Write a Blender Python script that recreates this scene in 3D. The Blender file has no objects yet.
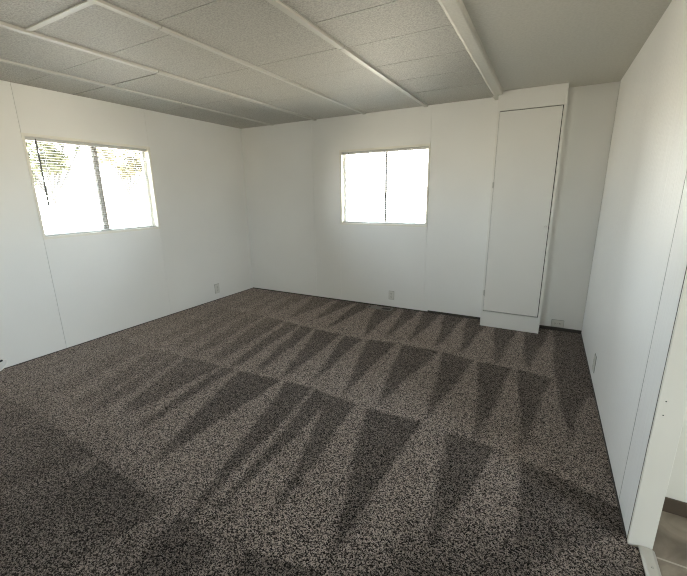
import bpy, bmesh, math, random
from mathutils import Vector, Matrix
random.seed(7)
S = bpy.context.scene
C = S.collection
W, D, H = 4.005, 4.05, 2.13          # room width, back wall, ceiling height
YB = -2.6                            # wall behind the camera
YE = 1.64                            # where the right wall ends
WT = .11
XK = 7.2                             # far wall of the adjoining kitchen

# ------------------------------------------------------------------ helpers
def box(bm, x0, x1, y0, y1, z0, z1):
    v = [bm.verts.new(p) for p in ((x0,y0,z0),(x1,y0,z0),(x1,y1,z0),(x0,y1,z0),
                                   (x0,y0,z1),(x1,y0,z1),(x1,y1,z1),(x0,y1,z1))]
    for f in ((0,3,2,1),(4,5,6,7),(0,1,5,4),(1,2,6,5),(2,3,7,6),(3,0,4,7)):
        bm.faces.new([v[i] for i in f])

def cyl(bm, p0, p1, r0, r1=None, n=12, cap=True):
    r1 = r0 if r1 is None else r1
    p0, p1 = Vector(p0), Vector(p1)
    d = (p1-p0).normalized()
    a = d.orthogonal().normalized(); b = d.cross(a)
    R0 = [bm.verts.new(p0+(a*math.cos(t)+b*math.sin(t))*r0) for t in (2*math.pi*i/n for i in range(n))]
    R1 = [bm.verts.new(p1+(a*math.cos(t)+b*math.sin(t))*r1) for t in (2*math.pi*i/n for i in range(n))]
    for i in range(n):
        bm.faces.new((R0[i], R0[(i+1)%n], R1[(i+1)%n], R1[i]))
    if cap:
        bm.faces.new(R0[::-1]); bm.faces.new(R1)

def tube(bm, pts, r, n=10):
    rings = []
    pts = [Vector(p) for p in pts]
    a = None
    for i, p in enumerate(pts):
        d = (pts[min(i+1,len(pts)-1)]-pts[max(i-1,0)]).normalized()
        a = d.orthogonal().normalized() if a is None else (a-d*a.dot(d)).normalized()
        b = d.cross(a)
        rings.append([bm.verts.new(p+(a*math.cos(t)+b*math.sin(t))*r) for t in (2*math.pi*k/n for k in range(n))])
    for A, B in zip(rings, rings[1:]):
        for i in range(n):
            bm.faces.new((A[i], A[(i+1)%n], B[(i+1)%n], B[i]))
    bm.faces.new(rings[0][::-1]); bm.faces.new(rings[-1])

def obj(name, bm, m, parent=None, bevel=0, smooth=False, loc=None):
    bmesh.ops.recalc_face_normals(bm, faces=bm.faces[:])
    me = bpy.data.meshes.new(name)
    if loc is not None:
        bmesh.ops.translate(bm, verts=bm.verts[:], vec=-Vector(loc))
    bm.to_mesh(me); bm.free()
    if smooth:
        for p in me.polygons: p.use_smooth = True
    me.materials.append(m)
    o = bpy.data.objects.new(name, me); C.objects.link(o)
    if loc is not None: o.location = loc
    if parent is not None:
        o.parent = parent
        pw = Vector((0,0,0)); q = parent
        while q is not None:
            pw += q.location; q = q.parent
        o.location = Vector(o.location) - pw
    if bevel:
        b = o.modifiers.new('bevel', 'BEVEL'); b.width = bevel; b.segments = 2; b.limit_method = 'ANGLE'
    return o

def struct(name, bm, m, **k):
    o = obj(name, bm, m, **k); o['kind'] = 'structure'; return o

def thing(name, label, cat, loc, group=None):
    o = bpy.data.objects.new(name, None); C.objects.link(o)
    o.empty_display_size = .05
    o.location = loc; o['label'] = label; o['category'] = cat
    if group: o['group'] = group
    return o

def NB(): return bmesh.new()

# ---------------------------------------------------------------- materials
def mat(name):
    m = bpy.data.materials.new(name); m.use_nodes = True
    nt = m.node_tree
    return m, nt, nt.nodes['Principled BSDF'], lambda t: nt.nodes.new('ShaderNode'+t), nt.links.new

def simple(name, col, rough=.5, metal=0, spec=.5):
    m, nt, b, N, L = mat(name)
    b.inputs['Base Color'].default_value = (*col, 1); b.inputs['Roughness'].default_value = rough
    b.inputs['Metallic'].default_value = metal; b.inputs['Specular IOR Level'].default_value = spec
    return m

def paint(name, col, rough=.5, stretch=(1,1,1), scale=60, bump=.12, dist=.002, var=.04, spec=.4):
    """painted panel: slight tone variation, roller/grain texture as bump"""
    m, nt, b, N, L = mat(name)
    tc = N('TexCoord'); mp = N('Mapping'); mp.inputs['Scale'].default_value = stretch
    L(tc.outputs['Object'], mp.inputs['Vector'])
    n = N('TexNoise'); n.inputs['Scale'].default_value = scale; n.inputs['Detail'].default_value = 4
    L(mp.outputs[0], n.inputs['Vector'])
    n2 = N('TexNoise'); n2.inputs['Scale'].default_value = 1.7; n2.inputs['Detail'].default_value = 3
    L(tc.outputs['Object'], n2.inputs['Vector'])
    r = N('ValToRGB')
    r.color_ramp.elements[0].position = .3; r.color_ramp.elements[1].position = .7
    r.color_ramp.elements[0].color = (*[c*(1-var) for c in col], 1)
    r.color_ramp.elements[1].color = (*[min(1,c*(1+var)) for c in col], 1)
    L(n2.outputs['Fac'], r.inputs['Fac']); L(r.outputs['Color'], b.inputs['Base Color'])
    bp = N('Bump'); bp.inputs['Strength'].default_value = bump; bp.inputs['Distance'].default_value = dist
    L(n.outputs['Fac'], bp.inputs['Height']); L(bp.outputs[0], b.inputs['Normal'])
    b.inputs['Roughness'].default_value = rough; b.inputs['Specular IOR Level'].default_value = spec
    return m

M_wall = paint('white_wall_paint', (.80,.795,.765), .42, (6,6,.35), 22, .10, .002, .02)
M_wallr = paint('white_grained_panel_paint', (.82,.815,.79), .33, (9,9,.22), 12, .8, .004, .02)
M_cab = paint('white_cabinet_paint', (.77,.76,.72), .4, (1,1,.3), 60, .05, .001, .015)
M_trim = paint('cream_trim_paint', (.56,.55,.50), .5, (1,1,1), 80, .05, .001, .03)
M_jamb = paint('cream_jamb_paint', (.78,.755,.675), .45, (1,1,.2), 60, .1, .001, .03)
M_dark = simple('dark_gap', (.012,.011,.01), .9)
M_base_and_shade = simple('dark_brown_baseboard_and_edge_shade', (.045,.037,.03), .6)  # back wall baseboards, and the painted edge shade along the side walls
M_vbase = simple('brown_vinyl_base', (.075,.055,.038), .5)
M_vinylw = simple('white_vinyl_frame', (.78,.78,.76), .35)
M_alu = simple('grey_window_sash', (.085,.080,.075), .5)
M_slat = simple('white_blind_slat', (.55,.55,.53), .5)
M_wand = simple('smoky_wand', (.015,.015,.015), .4)
M_plate = simple('white_plate', (.66,.65,.60), .45)
M_slot = simple('outlet_slot', (.02,.02,.02), .6)
M_metal = simple('worn_aluminium', (.62,.60,.56), .38, .75)
M_reg = simple('brown_register_metal', (.20,.175,.15), .5, .1)
M_cable = simple('white_cable', (.90,.89,.85), .4)
M_plate_shade = simple('grey_plate_shade', (.20,.20,.18), .7)  # colour for the shade drawn around the outlet plates
M_hinge = simple('painted_hinge', (.5,.49,.45), .4)

def ceil_mat(name, col, scale, bump, speck):
    m, nt, b, N, L = mat(name)
    tc = N('TexCoord')
    n = N('TexNoise'); n.inputs['Scale'].default_value = scale; n.inputs['Detail'].default_value = 3
    n.inputs['Roughness'].default_value = .65
    L(tc.outputs['Object'], n.inputs['Vector'])
    r = N('ValToRGB'); r.color_ramp.elements[0].position = .36; r.color_ramp.elements[1].position = .6
    r.color_ramp.elements[0].color = (*[c*speck for c in col],1); r.color_ramp.elements[1].color = (*col,1)
    L(n.outputs['Fac'], r.inputs['Fac']); L(r.outputs['Color'], b.inputs['Base Color'])
    bp = N('Bump'); bp.inputs['Strength'].default_value = bump; bp.inputs['Distance'].default_value = .004
    L(n.outputs['Fac'], bp.inputs['Height']); L(bp.outputs[0], b.inputs['Normal'])
    b.inputs['Roughness'].default_value = .6; b.inputs['Specular IOR Level'].default_value = .3
    return m
M_tile = ceil_mat('textured_ceiling_tile', (.52,.505,.455), 110, .9, .72)
M_plaster = ceil_mat('stippled_ceiling', (.60,.585,.525), 70, .30, .92)

def carpet_mat():
    m, nt, b, N, L = mat('taupe_cut_pile_carpet')
    tc = N('TexCoord')
    at = N('Attribute'); at.attribute_name = 'pile_lay'
    # yarn speckle at two sizes
    n1 = N('TexNoise'); n1.inputs['Scale'].default_value = 300; n1.inputs['Detail'].default_value = 3
    n1.inputs['Roughness'].default_value = .7
    v1 = N('TexVoronoi'); v1.inputs['Scale'].default_value = 240
    n3 = N('TexNoise'); n3.inputs['Scale'].default_value = 7; n3.inputs['Detail'].default_value = 5
    for n in (n1, v1, n3): L(tc.outputs['Object'], n.inputs['Vector'])
    # speckle ramp
    r = N('ValToRGB'); e = r.color_ramp.elements
    e[0].position = .42; e[0].color = (.004,.0034,.003,1)
    e[1].position = .66; e[1].color = (.40,.336,.290,1)
    k = e.new(.5); k.color = (.056,.047,.041,1)
    mx = N('Math'); mx.operation = 'MULTIPLY_ADD'; mx.inputs[1].default_value = .44; mx.inputs[2].default_value = -.22
    sep = N('SeparateColor'); L(v1.outputs['Color'], sep.inputs[0]); L(sep.outputs[0], mx.inputs[0])
    ad = N('Math'); ad.operation = 'ADD'; L(n1.outputs['Fac'], ad.inputs[0]); L(mx.outputs[0], ad.inputs[1])
    L(ad.outputs[0], r.inputs['Fac'])
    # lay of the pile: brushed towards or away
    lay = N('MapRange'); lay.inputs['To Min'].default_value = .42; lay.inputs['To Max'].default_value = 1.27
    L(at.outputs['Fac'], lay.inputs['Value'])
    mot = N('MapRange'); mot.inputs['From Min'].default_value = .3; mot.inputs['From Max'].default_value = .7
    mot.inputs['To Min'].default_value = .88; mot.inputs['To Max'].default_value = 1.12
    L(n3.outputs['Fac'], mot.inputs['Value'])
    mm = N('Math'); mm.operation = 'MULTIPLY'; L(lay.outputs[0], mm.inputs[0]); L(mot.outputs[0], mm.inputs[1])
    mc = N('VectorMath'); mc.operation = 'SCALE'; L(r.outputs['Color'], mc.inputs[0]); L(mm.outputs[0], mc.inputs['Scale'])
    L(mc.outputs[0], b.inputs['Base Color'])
    # the fibre tips' sheen follows the yarn and the lay
    g1 = N('MapRange'); g1.inputs['To Min'].default_value = .5; g1.inputs['To Max'].default_value = 1.3; L(at.outputs['Fac'], g1.inputs['Value'])
    g2 = N('MapRange'); g2.inputs['From Min'].default_value = .36; g2.inputs['From Max'].default_value = .64; g2.inputs['To Min'].default_value = .2; g2.inputs['To Max'].default_value = 1.4
    L(ad.outputs[0], g2.inputs['Value'])
    g3 = N('Math'); g3.operation = 'MULTIPLY'; g3.use_clamp = True; L(g1.outputs[0], g3.inputs[0]); L(g2.outputs[0], g3.inputs[1])
    L(g3.outputs[0], b.inputs['Sheen Weight'])
    bp = N('Bump'); bp.inputs['Strength'].default_value = .8; bp.inputs['Distance'].default_value = .006
    L(ad.outputs[0], bp.inputs['Height']); L(bp.outputs[0], b.inputs['Normal'])
    b.inputs['Roughness'].default_value = .95; b.inputs['Specular IOR Level'].default_value = .1
    b.inputs['Sheen Weight'].default_value = 1.0; b.inputs['Sheen Roughness'].default_value = .27
    b.inputs['Sheen Tint'].default_value = (1,.83,.73,1)
    return m
M_carpet = carpet_mat()

def vinyl_mat():
    m, nt, b, N, L = mat('brown_stone_vinyl')
    tc = N('TexCoord')
    n = N('TexNoise'); n.inputs['Scale'].default_value = 5; n.inputs['Detail'].default_value = 8; n.inputs['Distortion'].default_value = 1.2
    L(tc.outputs['Object'], n.inputs['Vector'])
    r = N('ValToRGB'); e = r.color_ramp.elements
    e[0].position = .35; e[0].color = (.13,.10,.075,1); e[1].position = .68; e[1].color = (.32,.27,.21,1)
    L(n.outputs['Fac'], r.inputs['Fac'])
    br = N('TexBrick'); br.offset = 0; br.inputs['Scale'].default_value = 1
    br.inputs['Brick Width'].default_value = .41; br.inputs['Row Height'].default_value = .41
    br.inputs['Mortar Size'].default_value = .004; br.inputs['Mortar'].default_value = (.42,.37,.31,1)
    mp = N('Mapping'); mp.inputs['Location'].default_value = (.15,.02,0)
    L(tc.outputs['Object'], mp.inputs['Vector']); L(mp.outputs[0], br.inputs['Vector'])
    L(r.outputs['Color'], br.inputs['Color1']); L(r.outputs['Color'], br.inputs['Color2'])
    L(br.outputs['Color'], b.inputs['Base Color'])
    b.inputs['Roughness'].default_value = .38
    return m
M_vinyl = vinyl_mat()

def glass_mat():
    m = bpy.data.materials.new('window_glass'); m.use_nodes = True
    nt = m.node_tree; nt.nodes.clear(); N = lambda t: nt.nodes.new('ShaderNode'+t)
    o = N('OutputMaterial'); t = N('BsdfTransparent'); g = N('BsdfGlossy'); mx = N('MixShader'); f = N('Fresnel')
    t.inputs['Color'].default_value = (.94,.96,.95,1); g.inputs['Roughness'].default_value = .01; f.inputs['IOR'].default_value = 1.3
    nt.links.new(f.outputs[0], mx.inputs[0]); nt.links.new(t.outputs[0], mx.inputs[1])
    nt.links.new(g.outputs[0], mx.inputs[2]); nt.links.new(mx.outputs[0], o.inputs[0])
    return m
M_glass = glass_mat()

# -------------------------------------------------------------------- floor
# vacuum strokes: rows about a metre deep; each dark wedge spans (a, b) on the row's far line and closes on n near it
def lerp(a, b, t): return a+(b-a)*t
def interp(pts, x):
    if x <= pts[0][0]: return pts[0][1]
    for (x0,y0),(x1,y1) in zip(pts, pts[1:]):
        if x <= x1: return lerp(y0, y1, (x-x0)/(x1-x0))
    return pts[-1][1]
LA = [(0,4.06),(4.1,4.06)]
LB = [(0,3.16),(1.02,3.13),(1.82,3.04),(2.24,3.02),(2.51,3.07),(2.93,3.07),(3.25,3.01),(3.55,3.0),(3.75,2.96),(3.94,2.81),(4.1,2.75)]
LC = [(0,1.98),(.75,2.0),(1.6,2.03),(2.3,2.07),(2.7,2.02),(3.08,2.03),(3.25,2.0),(3.5,1.99),(3.63,1.95),(3.85,1.88),(4.0,1.82),(4.1,1.8)]
LD = [(0,1.02),(1.0,1.03),(2.0,.96),(2.6,.92),(3.1,1.02),(3.4,1.2),(4.1,1.4)]
LE = [(0,0.0),(4.1,0.05)]
RA = [(.30,.52,.45,.9),(.55,.71,.72,.9),(.74,1.0,.95,.9),(1.03,1.38,1.28,.92),(1.42,1.66,1.54,.8),(1.69,1.90,1.79,.95),
      (1.93,2.21,2.22,.96),(2.27,2.46,2.42,.92),(2.50,2.70,2.64,.92),(2.74,2.95,2.886,.97),(2.98,3.21,3.092,.97),
      (3.24,3.49,3.375,.99),(3.52,3.76,3.587,.98),(3.775,4.2,3.81,20)]
RB = [(.28,.5,.62,.95),(.53,.73,.86,.95),(.78,.98,1.12,.95),(1.02,1.28,1.37,1.),(1.33,1.49,1.58,1.),(1.53,1.69,1.81,1.),
      (1.72,2.01,2.05,1.),(2.05,2.24,2.27,1.),(2.28,2.55,2.54,1.),(2.60,2.93,2.79,1.),(2.955,3.225,3.11,1.),
      (3.25,3.50,3.40,1.05),(3.53,3.76,3.62,.95),(3.785,3.96,3.84,.68)]
RC = [(.35,.62,.8,.8),(.70,.92,1.1,.85),(.94,1.07,1.25,.85),(1.09,1.49,1.44,.75),(1.52,1.63,1.66,.8),(1.66,2.05,2.0,.9),
      (2.09,2.32,2.46,1.12),(2.34,2.50,2.53,1.05),(2.46,2.67,2.75,.9),(2.75,3.09,3.05,1.0),
      (3.235,3.50,3.36,1.0),(3.62,4.2,3.62,1.0)]
RD = [(0,1.7,.9,1.6),(1.75,2.3,2.1,1.3),(2.36,2.62,2.62,1.0),(2.75,3.05,2.9,1.2),(3.15,3.6,3.3,1.4),(3.66,4.2,3.9,1.6)]
ROWS = [(LA,LB,RA,1.0),(LB,LC,RB,1.0),(LC,LD,RC,1.0),(LD,LE,RD,.9)]
def smooth(e0, e1, x):
    t = min(1, max(0, (x-e0)/(e1-e0))); return t*t*(3-2*t)
def lay(x, y):
    v = .85
    wob = .006*math.sin(y*9+x*5)+.002*math.sin(y*31-x*9)
    for far, near, wedges, amt in ROWS:
        yf, yn = interp(far, x), interp(near, x)
        hit = 0
        for a, b, n, te in wedges:
            t = (yf-y)/(yf-yn)
            if -.005 <= t <= (te if te < 5 else 1):
                q = max(0,t)/te
                bl = .05*(1-smooth(1.2, 2.4, x)) if far is not LA else .012
                l, r = lerp(a, n-bl, q)+wob, lerp(b, n+bl, q)+wob
                s = .010+.018*q+.02*(1-smooth(.6,1.8,x))
                k = smooth(l-s, l+s, x)*(1-smooth(r-s, r+s, x))*smooth(-.005, .015, t)*(1-smooth(te-.12, te, t)*.6)
                hit = max(hit, k)
        v -= .78*hit*amt*(1.0 if te <= 1 or True else 1)*(.42+.58*smooth(.5, 1.9, x)) if hit else 0
    # a thin brighter ridge along each turn-around line
    for ln in (LB, LC):
        d = y-interp(ln, x)
        v += .10*math.exp(-((d-.03)/.025)**2)*smooth(.6,1.6,x)
    # foreground lay value set dark and even
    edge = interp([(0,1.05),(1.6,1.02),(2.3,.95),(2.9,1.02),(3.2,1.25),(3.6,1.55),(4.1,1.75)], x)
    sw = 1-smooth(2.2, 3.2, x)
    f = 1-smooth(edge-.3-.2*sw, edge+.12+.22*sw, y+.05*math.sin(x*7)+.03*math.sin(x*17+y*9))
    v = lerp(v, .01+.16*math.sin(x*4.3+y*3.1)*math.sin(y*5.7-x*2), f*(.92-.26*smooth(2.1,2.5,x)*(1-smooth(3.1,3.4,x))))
    # left margin, softly rubbed
    v = lerp(v, .72, .25*(1-smooth(.1, 1.1, x))*(1-f))
    return max(0, min(1, v))

bm = NB()
X1 = 4.04
nx, ny = 270, 440
xs = [W*i/(nx-1) for i in range(nx)]+[X1]
ys = [YB+(D-YB)*j/ny for j in range(ny+1)]
verts = [(x, y, 0) for y in ys for x in xs]
faces = []
for j in range(ny):
    for i in range(nx):
        if xs[i+1] > W+.001 and ys[j] > YE-.01: continue
        a = j*(nx+1)+i
        faces.append((a, a+1, a+nx+2, a+nx+1))
bm.free()
me = bpy.data.meshes.new('floor'); me.from_pydata(verts, [], faces); me.update()
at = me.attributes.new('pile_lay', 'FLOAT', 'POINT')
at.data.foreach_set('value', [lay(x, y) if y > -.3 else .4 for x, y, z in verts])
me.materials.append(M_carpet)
fl = bpy.data.objects.new('floor', me); C.objects.link(fl); fl['kind'] = 'structure'

bm = NB(); box(bm, X1, XK, YB, 1.95, -.03, -.004); struct('floor_kitchen', bm, M_vinyl)
bm = NB(); box(bm, -WT, XK+.1, YB-.1, D+WT, -.12, -.05); struct('subfloor', bm, M_dark)
# threshold strip with a half-round crown
bm = NB()
prof = [(X1-.002,-.004),(X1-.002,.004),(X1+.008,.009),(X1+.022,.011),(X1+.036,.009),(X1+.046,.002),(X1+.046,-.004)]
A = [bm.verts.new((x, YB, z)) for x, z in prof]; B = [bm.verts.new((x, YE-.004, z)) for x, z in prof]
for i in range(len(prof)-1): bm.faces.new((A[i],A[i+1],B[i+1],B[i]))
bm.faces.new(A[::-1]); bm.faces.new(B)
th = struct('trim_1', bm, M_metal)
for i in range(5):
    s = NB(); y = 1.55-i*.3; cyl(s, (X1+.022,y,.0105), (X1+.022,y,.0125), .004); obj('screw', s, M_hinge, th)

# -------------------------------------------------------------------- walls
PT = .006    # panel thickness; seams show the dark backing between panels
w1 = (1.657, 2.700, .974, 1.768)     # left window opening: y0 y1 z0 z1
w2 = (1.466, 2.490, .953, 1.762)     # back window opening: x0 x1 z0 z1
def cells(a0, a1, z0, z1, cuts, hole):
    """split a panelled wall into rectangles: cuts = [(pos, gap)], hole = (h0,h1,z0,z1)"""
    out = []
    edges = [a0]+[c for c, g in cuts]+[a1]; gaps = [0]+[g for c, g in cuts]+[0]
    for i in range(len(edges)-1):
        p0, p1 = edges[i]+gaps[i]/2, edges[i+1]-gaps[i+1]/2
        if not hole or p1 <= hole[0] or p0 >= hole[1]:
            out.append((p0, p1, z0, z1)); continue
        if p0 < hole[0]: out.append((p0, hole[0], z0, z1))
        if p1 > hole[1]: out.append((hole[1], p1, z0, z1))
        m0, m1 = max(p0, hole[0]), min(p1, hole[1])
        out.append((m0, m1, z0, hole[2])); out.append((m0, m1, hole[3], z1))
    return out

def ring(bm, plane, h, t0, t1, grow=.0, a0=0, a1=1, z0=0, z1=1):
    """backing wall of four boxes around an opening"""
    for (p0, p1, q0, q1) in ((a0, h[0], z0, z1), (h[1], a1, z0, z1), (h[0], h[1], z0, h[2]), (h[0], h[1], h[3], z1)):
        if plane == 'x': box(bm, t0, t1, p0, p1, q0, q1)
        else: box(bm, p0, p1, t0, t1, q0, q1)

# left wall: dark backing then painted panels
bm = NB(); ring(bm, 'x', w1, -WT, -PT, a0=YB-.1, a1=D+WT, z0=-.05, z1=H+.06)
wl = struct('wall_left', bm, M_dark)
bm = NB()
for p0, p1, q0, q1 in cells(YB, D, .004, H, [(1.647,.0025),(2.704,.0014)], w1):
    box(bm, -PT, 0, p0, p1, q0, q1)
obj('panelling', bm, M_wall, wl)
# back wall
bm = NB(); ring(bm, 'y', w2, D+PT, D+WT, a0=-.0, a1=W+.08, z0=-.05, z1=H+.06)
wb = struct('wall_back', bm, M_dark)
bm = NB()
for p0, p1, q0, q1 in cells(0, W, .0, H, [(1.08,.001),(2.502,.0016)], w2):
    box(bm, p0, p1, D, D+PT, q0, q1)
box(bm, 3.79, 3.828, D-.003, D, .236, .243); box(bm, 3.79, 3.822, D-.003, D, .150, .156)   # paint ridges
obj('panelling', bm, M_wall, wb)
bm = NB(); box(bm, 1.066, 1.09, D-.004, D, .215, H-.002); obj('batten', bm, M_wall, wb, bevel=.0015)
bm = NB(); box(bm, 1.447, 1.450, D-.0015, D, .03, .93); obj('ridge', bm, M_wall, wb)
# right wall with its cream end board
bm = NB(); box(bm, W+PT, W+.068, YE+.012, D+WT, -.05, H+.06); wr = struct('wall_right', bm, M_dark)
bm = NB()
for p0, p1, q0, q1 in cells(YE+.016, D-.004, .006, H, [(1.852,.006),(3.07,.0008)], None):
    box(bm, W, W+PT, p0, p1, q0, q1)
obj('panelling', bm, M_wallr, wr)
bm = NB(); box(bm, W+.0008, W+.005, 1.8492, 1.8548, .006, H); box(bm, W+.0008, W+.005, YE+.0115, YE+.0165, .006, H); obj('seam_filler', bm, M_dark, wr)
bm = NB(); box(bm, W+.001, W+.075, YE, YE+.012, -.03, H); obj('end_board', bm, M_jamb, wr, bevel=.0015)
bm = NB(); box(bm, W+.068, W+.074, YE+.012, 1.92, .0, H); obj('kitchen_side', bm, M_jamb, wr)
for z in (.602, .55, 1.2):
    s = NB(); cyl(s, (W+.02,YE-.0008,z), (W+.02,YE+.001,z), .0022, n=8); obj('nail', s, M_dark, wr)
# kitchen beyond the wall's end
bm = NB(); box(bm, W+.075, XK+.1, 1.895, 2.0, -.03, H+.06); struct('wall_kitchen_back', bm, M_jamb)
bm = NB(); box(bm, W+.075, XK, 1.886, 1.895, -.004, .062); struct('baseboard_kitchen', bm, M_vbase, bevel=.002)
kw = (-1.4, .3, .9, 1.9)
bm = NB(); ring(bm, 'x', kw, XK, XK+.1, a0=YB-.1, a1=1.895, z0=-.05, z1=H+.06); struct('wall_kitchen_right', bm, M_jamb)
fw = (1.7, 2.4, 1.2, 1.85)
bm = NB(); ring(bm, 'y', fw, YB-.1, YB, a0=0, a1=XK, z0=-.05, z1=H+.06); struct('wall_front', bm, M_wall)
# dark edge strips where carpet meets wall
bm = NB(); box(bm, 0, .004, YB, D-.006, 0, .006); struct('edge_shade_left', bm, M_base_and_shade)  # dark strip painting the contact shade where carpet meets the left wall
bm = NB(); box(bm, .004, 3.128, D-.006, D, 0, .011); box(bm, 2.55, 3.128, D-.009, D-.006, 0, .026); struct('baseboard_back', bm, M_base_and_shade)
bm = NB(); box(bm, 3.656, W, D-.012, D, 0, .030); struct('baseboard_back_corner', bm, M_base_and_shade)
bm = NB(); box(bm, W-.004, W, YE+.02, D-.013, 0, .010); struct('edge_shade_right', bm, M_base_and_shade)  # same painted contact shade along the right wall

# ------------------------------------------------------------------ ceiling
BX = [.521, 1.1445, 1.770, 2.4426, 3.09]       # batten lines, beam
bm = NB()
box(bm, -WT, XK+.1, YB-.1, D+WT, H+.03, H+.08)
ce = struct('ceiling', bm, M_dark)
bm = NB()
edges = [0]+BX
SY = {0:[-2.2,-1.8,-1.4,-1.0,-.6,-.2,.2,.55,.9,1.705,2.07,2.47,2.87,3.27,3.67],
      1:[-2.2,-1.8,-1.4,-1.0,-.6,-.2,.2,.55,.9,1.705,2.07,2.47,2.87,3.27,3.67],
      2:[-2.2,-1.8,-1.4,-1.0,-.6,-.2,.2,.55,.9,1.285,1.69,2.0,2.31,2.70,3.12,3.56],
      3:[-2.2,-1.8,-1.4,-1.0,-.6,-.2,.2,.6,.9,1.2,1.56,1.95,2.31,2.70,3.12,3.54,3.88],
      4:[-2.2,-1.8,-1.4,-1.0,-.6,-.2,.2,.6,.9,1.2,1.56,1.965,2.335,2.739,3.13,3.53,3.88]}
for i in range(5):
    x0, x1 = edges[i], edges[i+1]
    ysn = [YB]+SY[i]+[D]
    for k in range(len(ysn)-1):
        g0 = g1 = (.0010,.0010,.0012,.0016,.0022)[i]
        if i < 3 and abs(ysn[k]-1.70) < .02: g0 = .002
        if i < 3 and abs(ysn[k+1]-1.70) < .02: g1 = .002
        if i in (0,1) and abs(ysn[k]-2.07) < .01: g0 = .006
        if i in (0,1) and abs(ysn[k+1]-2.07) < .01: g1 = .005
        sag = random.uniform(0, .0015)
        box(bm, x0+.0008, x1-.0008, ysn[k]+g0, ysn[k+1]-g1, H-sag, H+.012)
obj('ceiling_tiles', bm, M_tile, ce)
bm = NB(); box(bm, 3.09, XK, YB, D, H, H+.02); obj('ceiling_board', bm, M_plaster, ce)
# battens
def batten(n, x, segs, w=.040, t=.009):
    bm = NB()
    for y0, y1 in segs:
        box(bm, x-w/2, x+w/2, y0, y1, H-t, H)
        box(bm, x-w/2-.006, x-w/2, y0, y1, H-.003, H); box(bm, x+w/2, x+w/2+.006, y0, y1, H-.003, H)
    return struct('trim_%d' % n, bm, M_trim, bevel=.0015)
batten(2, BX[0], [(YB,2.712),(2.718,D-.002)], .030, .011)
batten(3, BX[1], [(YB,2.03),(2.036,D-.002)], .034, .014)
batten(4, BX[2], [(YB,1.60),(1.604,D-.002)], .032, .011)
batten(5, BX[3], [(YB,2.30),(2.306,D-.002)], .034, .014)
bm = NB(); box(bm, 1.16, 1.752, 1.275, 1.303, H-.006, H); struct('trim_6', bm, M_trim, bevel=.0015)
# broad painted beam, rounded on its left shoulder
bm = NB()
prof = [(3.075,H),(3.079,H-.012),(3.088,H-.022),(3.10,H-.027),(3.158,H-.029),(3.166,H-.024),(3.168,H)]
A = [bm.verts.new((x, YB, z)) for x, z in prof]; B = [bm.verts.new((x, 3.866, z)) for x, z in prof]
for i in range(len(prof)-1): bm.faces.new((A[i],A[i+1],B[i+1],B[i]))
bm.faces.new(A[::-1]); bm.faces.new(B)
box(bm, 3.079, 3.124, 3.866, D-.002, H-.027, H)
struct('trim_7', bm, M_plaster)

# ------------------------------------------------------------------ windows
def window(name, axis, h, face, out, meet, sash_m, meet_w):
    """frame set in the reveal, two panes; face = room side plane, out = +1/-1 direction to the outside"""
    a0, a1, z0, z1 = h
    def bx(bm, p0, p1, d0, d1, q0, q1):
        e0, e1 = sorted((face+out*d0, face+out*d1))
        if axis == 'x': box(bm, e0, e1, p0, p1, q0, q1)
        else: box(bm, p0, p1, e0, e1, q0, q1)
    f = NB()   # jamb liner with a slim face lip
    for p0, p1, q0, q1 in ((a0,a0+.008,z0,z1),(a1-.008,a1,z0,z1),(a0+.008,a1-.008,z0,z0+.008),(a0+.008,a1-.008,z1-.008,z1)):
        bx(f, p0, p1, 0, WT, q0, q1)
    L = .012
    for p0, p1, q0, q1 in ((a0-L,a0,z0-L,z1+L),(a1,a1+L,z0-L,z1+L),(a0,a1,z0-L,z0),(a0,a1,z1,z1+L)):
        bx(f, p0, p1, -.004, 0, q0, q1)
    root = struct(name, f, M_jamb)
    s = NB(); b = .022
    for p0, p1, q0, q1 in ((a0+.008,a0+.008+b,z0+.008,z1-.008),(a1-.008-b,a1-.008,z0+.008,z1-.008),
                           (a0+.008+b,a1-.008-b,z0+.008,z0+.008+b),(a0+.008+b,a1-.008-b,z1-.008-b,z1-.008)):
        bx(s, p0, p1, .074, .100, q0, q1)
    obj('window_frame', s, M_vinylw, root, bevel=.002)
    s = NB(); bx(s, meet-meet_w/2, meet+meet_w/2, .072, .102, z0+.008+b, z1-.008-b)
    obj('meeting_rail', s, sash_m, root, bevel=.002)
    s = NB(); bx(s, meet-meet_w/2-.004, meet-meet_w/2+.010, .066, .072, z0+.30, z0+.36); obj('sash_lock', s, sash_m, root)
    for p0, p1 in ((a0+.008+b, meet-meet_w/2), (meet+meet_w/2, a1-.008-b)):
        s = NB(); bx(s, p0, p1, .086, .089, z0+.008+b, z1-.008-b); obj('pane', s, M_glass, root)
    return root
window('window_1', 'x', w1, 0, -1, 2.205, simple('pale_sash', (.22,.205,.19), .5), .050)
window('window_2', 'y', w2, D, 1, 1.995, M_alu, .022)
def fill_window(name, axis, h, face, out):
    a0, a1, z0, z1 = h
    def bx(bm, p0, p1, d0, d1, q0, q1):
        e0, e1 = sorted((face+out*d0, face+out*d1))
        if axis == 'x': box(bm, e0, e1, p0, p1, q0, q1)
        else: box(bm, p0, p1, e0, e1, q0, q1)
    f = NB()
    for p0, p1, q0, q1 in ((a0,a0+.03,z0,z1),(a1-.03,a1,z0,z1),(a0+.03,a1-.03,z0,z0+.03),(a0+.03,a1-.03,z1-.03,z1),((a0+a1)/2-.02,(a0+a1)/2+.02,z0+.03,z1-.03)):
        bx(f, p0, p1, .02, .09, q0, q1)
    r = struct(name, f, M_vinylw)
    for p0, p1 in ((a0+.03,(a0+a1)/2-.02),((a0+a1)/2+.02,a1-.03)):
        s = NB(); bx(s, p0, p1, .05, .054, z0+.03, z1-.03); obj('pane', s, M_glass, r)
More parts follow.
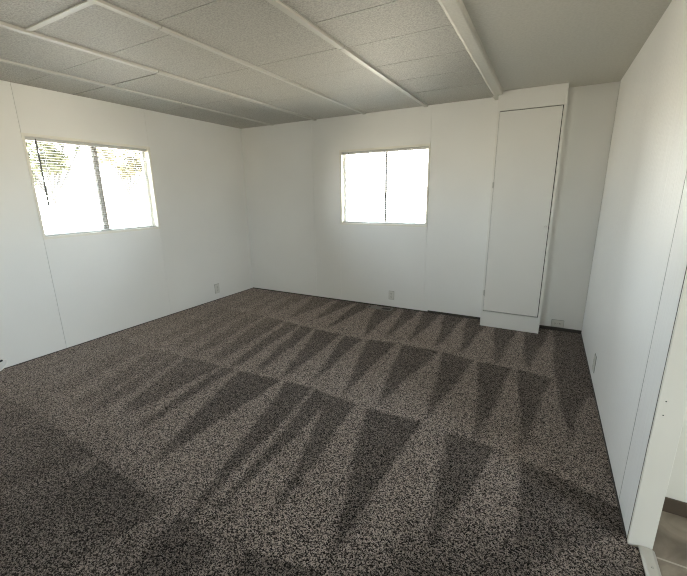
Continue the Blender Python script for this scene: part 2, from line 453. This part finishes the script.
fill_window('fill_window_kitchen', 'x', kw, XK, 1)  # unseen kitchen window, added to let in fill light
fill_window('fill_window_rear', 'y', fw, YB, -1)  # unseen window behind the camera, added for fill on the back wall

# ------------------------------------------------------------------- blinds
def blind(axis, h, face, out, label, wand_a, wand_len, tilt):
    a0, a1, z0, z1 = h
    mid = face+out*.040
    loc = (mid, (a0+a1)/2, z1-.01) if axis == 'x' else ((a0+a1)/2, mid, z1-.01)
    root = thing('venetian_blind', label, 'blind', loc, None)
    e = .012
    def bx(bm, p0, p1, d0, d1, q0, q1):
        e0, e1 = sorted((face+out*d0, face+out*d1))
        if axis == 'x': box(bm, e0, e1, p0, p1, q0, q1)
        else: box(bm, p0, p1, e0, e1, q0, q1)
    s = NB(); bx(s, a0+e, a1-e, .026, .054, z1-.034, z1-.009); obj('headrail', s, M_slat, root, bevel=.002)
    s = NB(); n = int((z1-z0-.06)/.0205); k = 4; w = .0245
    for i in range(n):
        zc = z1-.048-i*.0205
        if zc < z0+.028: break
        rows = []
        for j in range(k+1):           # slightly crowned slat, open and nearly level
            u = j/k-.5
            d = .040+u*w*math.cos(tilt); z = zc+u*w*math.sin(tilt)*(1)+.0008*(1-4*u*u)
            rows.append((face+out*d, z))
        def P(a, c, z): return s.verts.new((c, a, z) if axis == 'x' else (a, c, z))
        top = [[P(a, c, z) for c, z in rows] for a in (a0+e+.002, a1-e-.002)]
        bot = [[P(a, c, z-.0006) for c, z in rows] for a in (a0+e+.002, a1-e-.002)]
        for j in range(k):
            s.faces.new((top[0][j],top[0][j+1],top[1][j+1],top[1][j])); s.faces.new((bot[0][j],bot[1][j],bot[1][j+1],bot[0][j+1]))
        for j in (0, k): s.faces.new((top[0][j],top[1][j],bot[1][j],bot[0][j]))
        for m in (0, 1):
            for j in range(k): s.faces.new((top[m][j],bot[m][j],bot[m][j+1],top[m][j+1]))
    obj('slats', s, M_slat, root)
    s = NB(); bx(s, a0+e, a1-e, .029, .051, z0+.0095, z0+.021); obj('bottom_rail', s, M_slat, root, bevel=.002)
    for a in (a0+.14, (a0+a1)/2, a1-.14):
        s = NB(); bx(s, a-.0008, a+.0008, .0265, .0275, z0+.015, z1-.03); bx(s, a-.0008, a+.0008, .0525, .0535, z0+.015, z1-.03)
        obj('ladder_cord', s, M_slat, root)
    s = NB(); c = face+out*.019
    q = (lambda z, dz=0: (c, wand_a+dz, z)) if axis == 'x' else (lambda z, dz=0: (wand_a+dz, c, z))
    cyl(s, q(z1-.036), q(z1-.036-wand_len), .0068, n=8)
    e0 = q(z1-.022); e1 = (face+out*.030, wand_a, z1-.022) if axis == 'x' else (wand_a, face+out*.030, z1-.022)
    cyl(s, e0, e1, .003, n=6); cyl(s, q(z1-.020), q(z1-.038), .002, n=6)
    obj('tilt_wand', s, M_wand, root)
    return root
blind('x', w1, 0, -1, 'white venetian blind in the left wall window, trees showing between its open slats', 1.742, .50, math.radians(0.5))
blind('y', w2, D, 1, 'white venetian blind in the back wall window, washed out by daylight', 1.560, .50, math.radians(0.5))

# ------------------------------------------------------------------ cabinet
cx0, cx1, cy = 3.131, 3.652, 3.868
cab = thing('tall_cabinet', 'tall narrow white built-in cabinet against the back wall, floor to ceiling', 'cabinet', ((cx0+cx1)/2, (cy+D)/2, 0))
bm = NB()
d0, d1, e0, e1 = 3.152, 3.628, .163, 1.965
o0, o1, p0, p1 = d0-.003, d1+.0055, e0-.008, e1+.007       # opening a little larger than the door
box(bm, cx0, o0, cy, cy+.018, .001, H-.001); box(bm, o1, cx1, cy, cy+.018, .001, H-.001)
box(bm, o0, o1, cy, cy+.018, .001, p0); box(bm, o0, o1, cy, cy+.018, p1, H-.001)
box(bm, cx0, cx0+.012, cy+.018, D-.001, .001, H-.001); box(bm, cx1-.012, cx1, cy+.018, D-.001, .001, H-.001)
obj('body', bm, M_cab, cab)
bm = NB(); box(bm, cx0+.012, cx1-.012, cy+.02, cy+.024, .01, H-.01); obj('door_gap_shade', bm, M_dark, cab)  # near-black sheet stands for the shadow inside the door gap
bm = NB(); box(bm, d0, d1, cy-.005, cy+.012, e0, e1)
dr = obj('door', bm, M_cab, cab, bevel=.002)
for z in (1.352, .34):
    bm = NB(); cyl(bm, (d0-.002, cy-.007, z-.028), (d0-.002, cy-.007, z+.028), .0045, n=8); box(bm, d0-.012, d0-.002, cy-.004, cy-.0002, z-.025, z+.025)
    obj('hinge', bm, M_hinge, dr)
bm = NB()
cyl(bm, (3.606, cy-.005, .992), (3.606, cy-.018, .992), .006, .006, 12); cyl(bm, (3.606, cy-.018, .992), (3.606, cy-.028, .992), .010, .008, 16)
box(bm, 3.592, 3.622, cy-.007, cy-.005, .980, 1.004)
obj('knob', bm, M_cab, dr, smooth=False)

# ------------------------------------------------------------------ outlets
def outlet(axis, a, z, face, into, label, horizontal=False, w=.070, hgt=.115):
    """duplex receptacle: plate, two sockets with slots, centre screw"""
    root = thing('wall_outlet', label, 'outlet', (a, face, z) if axis == 'y' else (face, a, z))
    hw, hh = (hgt/2, w/2) if horizontal else (w/2, hgt/2)
    def bx(bm, p0, p1, d0, d1, q0, q1):
        e0, e1 = sorted((face+into*d0, face+into*d1))
        if axis == 'x': box(bm, e0, e1, a+p0, a+p1, z+q0, z+q1)
        else: box(bm, a+p0, a+p1, e0, e1, z+q0, z+q1)
    s = NB(); bx(s, -hw-.002, hw+.002, .0001, .0022, -hh-.002, hh+.002); obj('plate_shade', s, M_plate_shade, root)  # grey rim paints the gap shadow around the plate
    s = NB(); bx(s, -hw, hw, .0022, .006, -hh, hh); obj('plate', s, M_plate, root, bevel=.002)
    for sgn in (-1, 1):
        cu, cv = (sgn*.021, 0) if horizontal else (0, sgn*.021)
        s = NB(); bx(s, cu-.0145, cu+.0145, .006, .009, cv-.0145, cv+.0145); so = obj('socket', s, M_plate, root, bevel=.003)
        s = NB()
        for du, dv in ((-.006,.003),(.006,.003)):
            bx(s, cu+du-.0013, cu+du+.0013, .009, .0093, cv+dv-.005, cv+dv+.005)
        bx(s, cu-.002, cu+.002, .009, .0093, cv-.010, cv-.006)
        obj('slots', s, M_slot, so)
    s = NB(); bx(s, -.003, .003, .006, .0072, -.003, .003); obj('screw', s, M_hinge, root)
    return root
outlet('x', 3.395, .145, 0, 1, 'white electrical outlet low on the left wall, near the far left corner')
outlet('y', 2.116, .146, D, -1, 'white electrical outlet low on the back wall below the window', False, .062, .098)
outlet('y', 3.805, .068, D, -1, 'white sideways electrical outlet just above the floor, right of the tall cabinet', True, .068, .10)
outlet('x', 3.025, .140, W, -1, 'white electrical outlet low on the long right wall')

# ----------------------------------------------------------- floor register
rx0, rx1, ry0, ry1 = 1.855, 2.165, 3.895, 4.005
reg = thing('floor_register', 'brown metal floor vent in the carpet by the back wall, below the window', 'floor vent', ((rx0+rx1)/2, (ry0+ry1)/2, .001))
bm = NB()
for p0, p1, q0, q1 in ((rx0,rx1,ry0,ry0+.016),(rx0,rx1,ry1-.016,ry1),(rx0,rx0+.016,ry0+.016,ry1-.016),(rx1-.016,rx1,ry0+.016,ry1-.016)):
    box(bm, p0, p1, q0, q1, .001, .008)
obj('frame', bm, M_reg, reg, bevel=.002)
bm = NB(); box(bm, rx0+.016, rx1-.016, ry0+.016, ry1-.016, .001, .0018); obj('dark_well', bm, M_dark, reg)
bm = NB()                                     # louvres shut along the middle, open at both ends
n = 26
for i in range(1, n):
    x = rx0+.016+(rx1-rx0-.032)*i/n
    open_ = x-rx0 < .045 or x-rx0 > .185
    h = .0006 if open_ else .0052
    box(bm, x-h, x+h, ry0+.016, ry1-.016, .002, .0036 if open_ else .0070)
obj('louvres', bm, M_reg, reg)

# --------------------------------------------------------------- cable stub
cb = thing('cable', 'short white cable end curling up from the carpet beside the left wall', 'cable', (.03, 1.20, .006))
pts = [Vector(p) for p in ((.075,1.02,.007),(.055,1.10,.007),(.035,1.165,.010),(.026,1.205,.026),(.022,1.226,.052),(.022,1.226,.072),(.024,1.214,.083),(.028,1.198,.082))]
def cat(p, n=6):
    out = []
    P = [p[0]]+p+[p[-1]]
    for i in range(1, len(P)-2):
        a, b, c, d = P[i-1:i+3]
        for k in range(n):
            t = k/n
            out.append(.5*((2*b)+(c-a)*t+(2*a-5*b+4*c-d)*t*t+(3*b-a-3*c+d)*t**3))
    out.append(p[-1]); return out
bm = NB(); tube(bm, cat(pts), .0055); obj('cord', bm, M_cable, cb, smooth=True)
bm = NB(); d = (pts[-1]-pts[-2]).normalized()
cyl(bm, pts[-1]-d*.002, pts[-1]+d*.018, .0075, n=6); cyl(bm, pts[-1]+d*.018, pts[-1]+d*.024, .0012, n=6); obj('connector', bm, M_slot, cb)

# ------------------------------------------------------------------ outside
bm = NB(); box(bm, -9.5, -5.0, 3.0, 9.0, -.75, -.6); struct('ground', bm, paint('pale_gravel', (.44,.40,.34), .9, (1,1,1), 30, .3, .01, .15))
def leaf_mat(name, c):
    m, nt, b, N, L = mat(name)
    b.inputs['Base Color'].default_value = (*c,1); b.inputs['Roughness'].default_value = .6
    return m
M_leaf = leaf_mat('yellow_green_leaf', (.022,.024,.005)); M_leaf2 = leaf_mat('autumn_leaf', (.040,.034,.012))
M_bark = simple('grey_bark', (.03,.028,.026), .9)
def tree(x, y, h, crowns, trunk_r, nleaf, lm, label, lean=0):
    r = thing('leafy_tree', label, 'tree', (x, y, -.6))
    bm = NB(); cyl(bm, (x,y,-.6), (x+lean,y,h*.55), trunk_r, trunk_r*.65, 10)
    for (dy, z, rad) in crowns:
        cyl(bm, (x+lean,y,h*.55-.1), (x,y+dy,z), trunk_r*.5, .012, 8)
    obj('trunk', bm, M_bark, r)
    bm = NB()
    for (dy, z, rad) in crowns:
        for i in range(nleaf):
            v = Vector((random.gauss(0,1),random.gauss(0,1),random.gauss(0,1))).normalized()*rad*random.random()**.45
            p = Vector((x,y+dy,z))+v
            u = Vector((random.gauss(0,1),random.gauss(0,1),random.gauss(0,1))).normalized(); w = u.orthogonal().normalized()
            l = random.uniform(.05,.10)
            bm.faces.new([bm.verts.new(q) for q in (p-u*l, p+w*l*.45, p+u*l, p-w*l*.45)])
    obj('foliage', bm, lm, r)
tree(-6.5, 4.75, 2.4, [(-.55,1.95,.42),(-.15,2.55,.45),(.45,2.75,.5),(-.75,2.6,.35),(.1,2.1,.30),(1.0,3.0,.4)], .10, 320, M_leaf,
     'yellow-green leafy tree outside the left window, behind its left pane')
tree(-7.2, 7.05, 2.5, [(-.55,2.45,.34),(.1,2.75,.42),(.55,2.35,.36),(-.1,2.0,.22),(.25,2.2,.3)], .09, 170, M_leaf2,
     'thin yellowing tree outside the left window, behind its right pane')

# ------------------------------------------------------------------- lights
wd = bpy.data.worlds.new('daylight'); S.world = wd; wd.use_nodes = True
nt = wd.node_tree; bg = nt.nodes['Background']
tc = nt.nodes.new('ShaderNodeTexCoord'); sp = nt.nodes.new('ShaderNodeSeparateXYZ'); rp = nt.nodes.new('ShaderNodeValToRGB')
nt.links.new(tc.outputs['Generated'], sp.inputs[0]); nt.links.new(sp.outputs['Z'], rp.inputs['Fac']); nt.links.new(rp.outputs['Color'], bg.inputs['Color'])
mr = nt.nodes.new('ShaderNodeMapRange'); mr.inputs['From Min'].default_value = -1; mr.inputs['From Max'].default_value = 1
nt.links.new(sp.outputs['Z'], mr.inputs['Value']); nt.links.new(mr.outputs[0], rp.inputs['Fac'])
e = rp.color_ramp.elements                    # sunlit pale ground below the horizon, hazy bright sky above it
e[0].position = 0; e[0].color = (.60,.52,.42,1)
e[1].position = 1; e[1].color = (.50,.66,.95,1)
for p, c in ((.46,(.92,.81,.66)), (.50,(1,.93,.82)), (.53,(.88,.94,1)), (.75,(.72,.84,1))):
    k = e.new(p); k.color = (*c,1)
bg.inputs['Strength'].default_value = 11.5

sun = bpy.data.lights.new('sun', 'SUN'); sun.energy = 12; sun.angle = .01; sun.color = (1,.88,.72)
so = bpy.data.objects.new('sun', sun); C.objects.link(so)
so.rotation_euler = Vector((-.75,.2,-1.0)).to_track_quat('-Z','Y').to_euler()

def portal(loc, rot, sx, sy):
    l = bpy.data.lights.new('window_portal', 'AREA'); l.shape = 'RECTANGLE'; l.size = sx; l.size_y = sy; l.cycles.is_portal = True
    o = bpy.data.objects.new('window_portal', l); C.objects.link(o); o.location = loc; o.rotation_euler = rot
P2 = math.pi/2
portal((-.13,(w1[0]+w1[1])/2,(w1[2]+w1[3])/2), (0,-P2,0), w1[3]-w1[2], w1[1]-w1[0])
portal(((w2[0]+w2[1])/2,D+.13,(w2[2]+w2[3])/2), (-P2,0,0), w2[1]-w2[0], w2[3]-w2[2])
portal(((fw[0]+fw[1])/2,YB-.13,(fw[2]+fw[3])/2), (P2,0,0), fw[1]-fw[0], fw[3]-fw[2])
portal((XK+.13,(kw[0]+kw[1])/2,(kw[2]+kw[3])/2), (0,P2,0), kw[3]-kw[2], kw[1]-kw[0])

# ------------------------------------------------------------------- camera
cam = bpy.data.cameras.new('camera'); co = bpy.data.objects.new('camera', cam); C.objects.link(co)
cam.sensor_fit = 'HORIZONTAL'; cam.sensor_width = 36; cam.lens = 368.9537/687*36; cam.clip_start = .02
def Rm(rx, ry, rz):
    return Matrix.Rotation(rz,3,'Z') @ Matrix.Rotation(ry,3,'Y') @ Matrix.Rotation(rx,3,'X')
m = Rm(1.3217129, .01296208, .49564724).to_4x4()
m.translation = (3.6056359, .1540620, 1.2916525)
co.matrix_world = m
S.camera = co

S.view_settings.view_transform = 'Standard'; S.view_settings.look = 'None'
S.view_settings.gamma = 1; S.view_settings.use_curve_mapping = False
S.view_settings.exposure = 1.73
S.cycles.use_denoising = True
S.cycles.denoiser = 'OPENIMAGEDENOISE'; S.cycles.denoising_prefilter = 'NONE'; S.cycles.denoising_input_passes = 'RGB_ALBEDO_NORMAL'
S.cycles.filter_width = 1.1
S.cycles.max_bounces = 14; S.cycles.diffuse_bounces = 8; S.cycles.transparent_max_bounces = 12
S.cycles.sample_clamp_indirect = 8
S.cycles.caustics_reflective = False; S.cycles.caustics_refractive = False
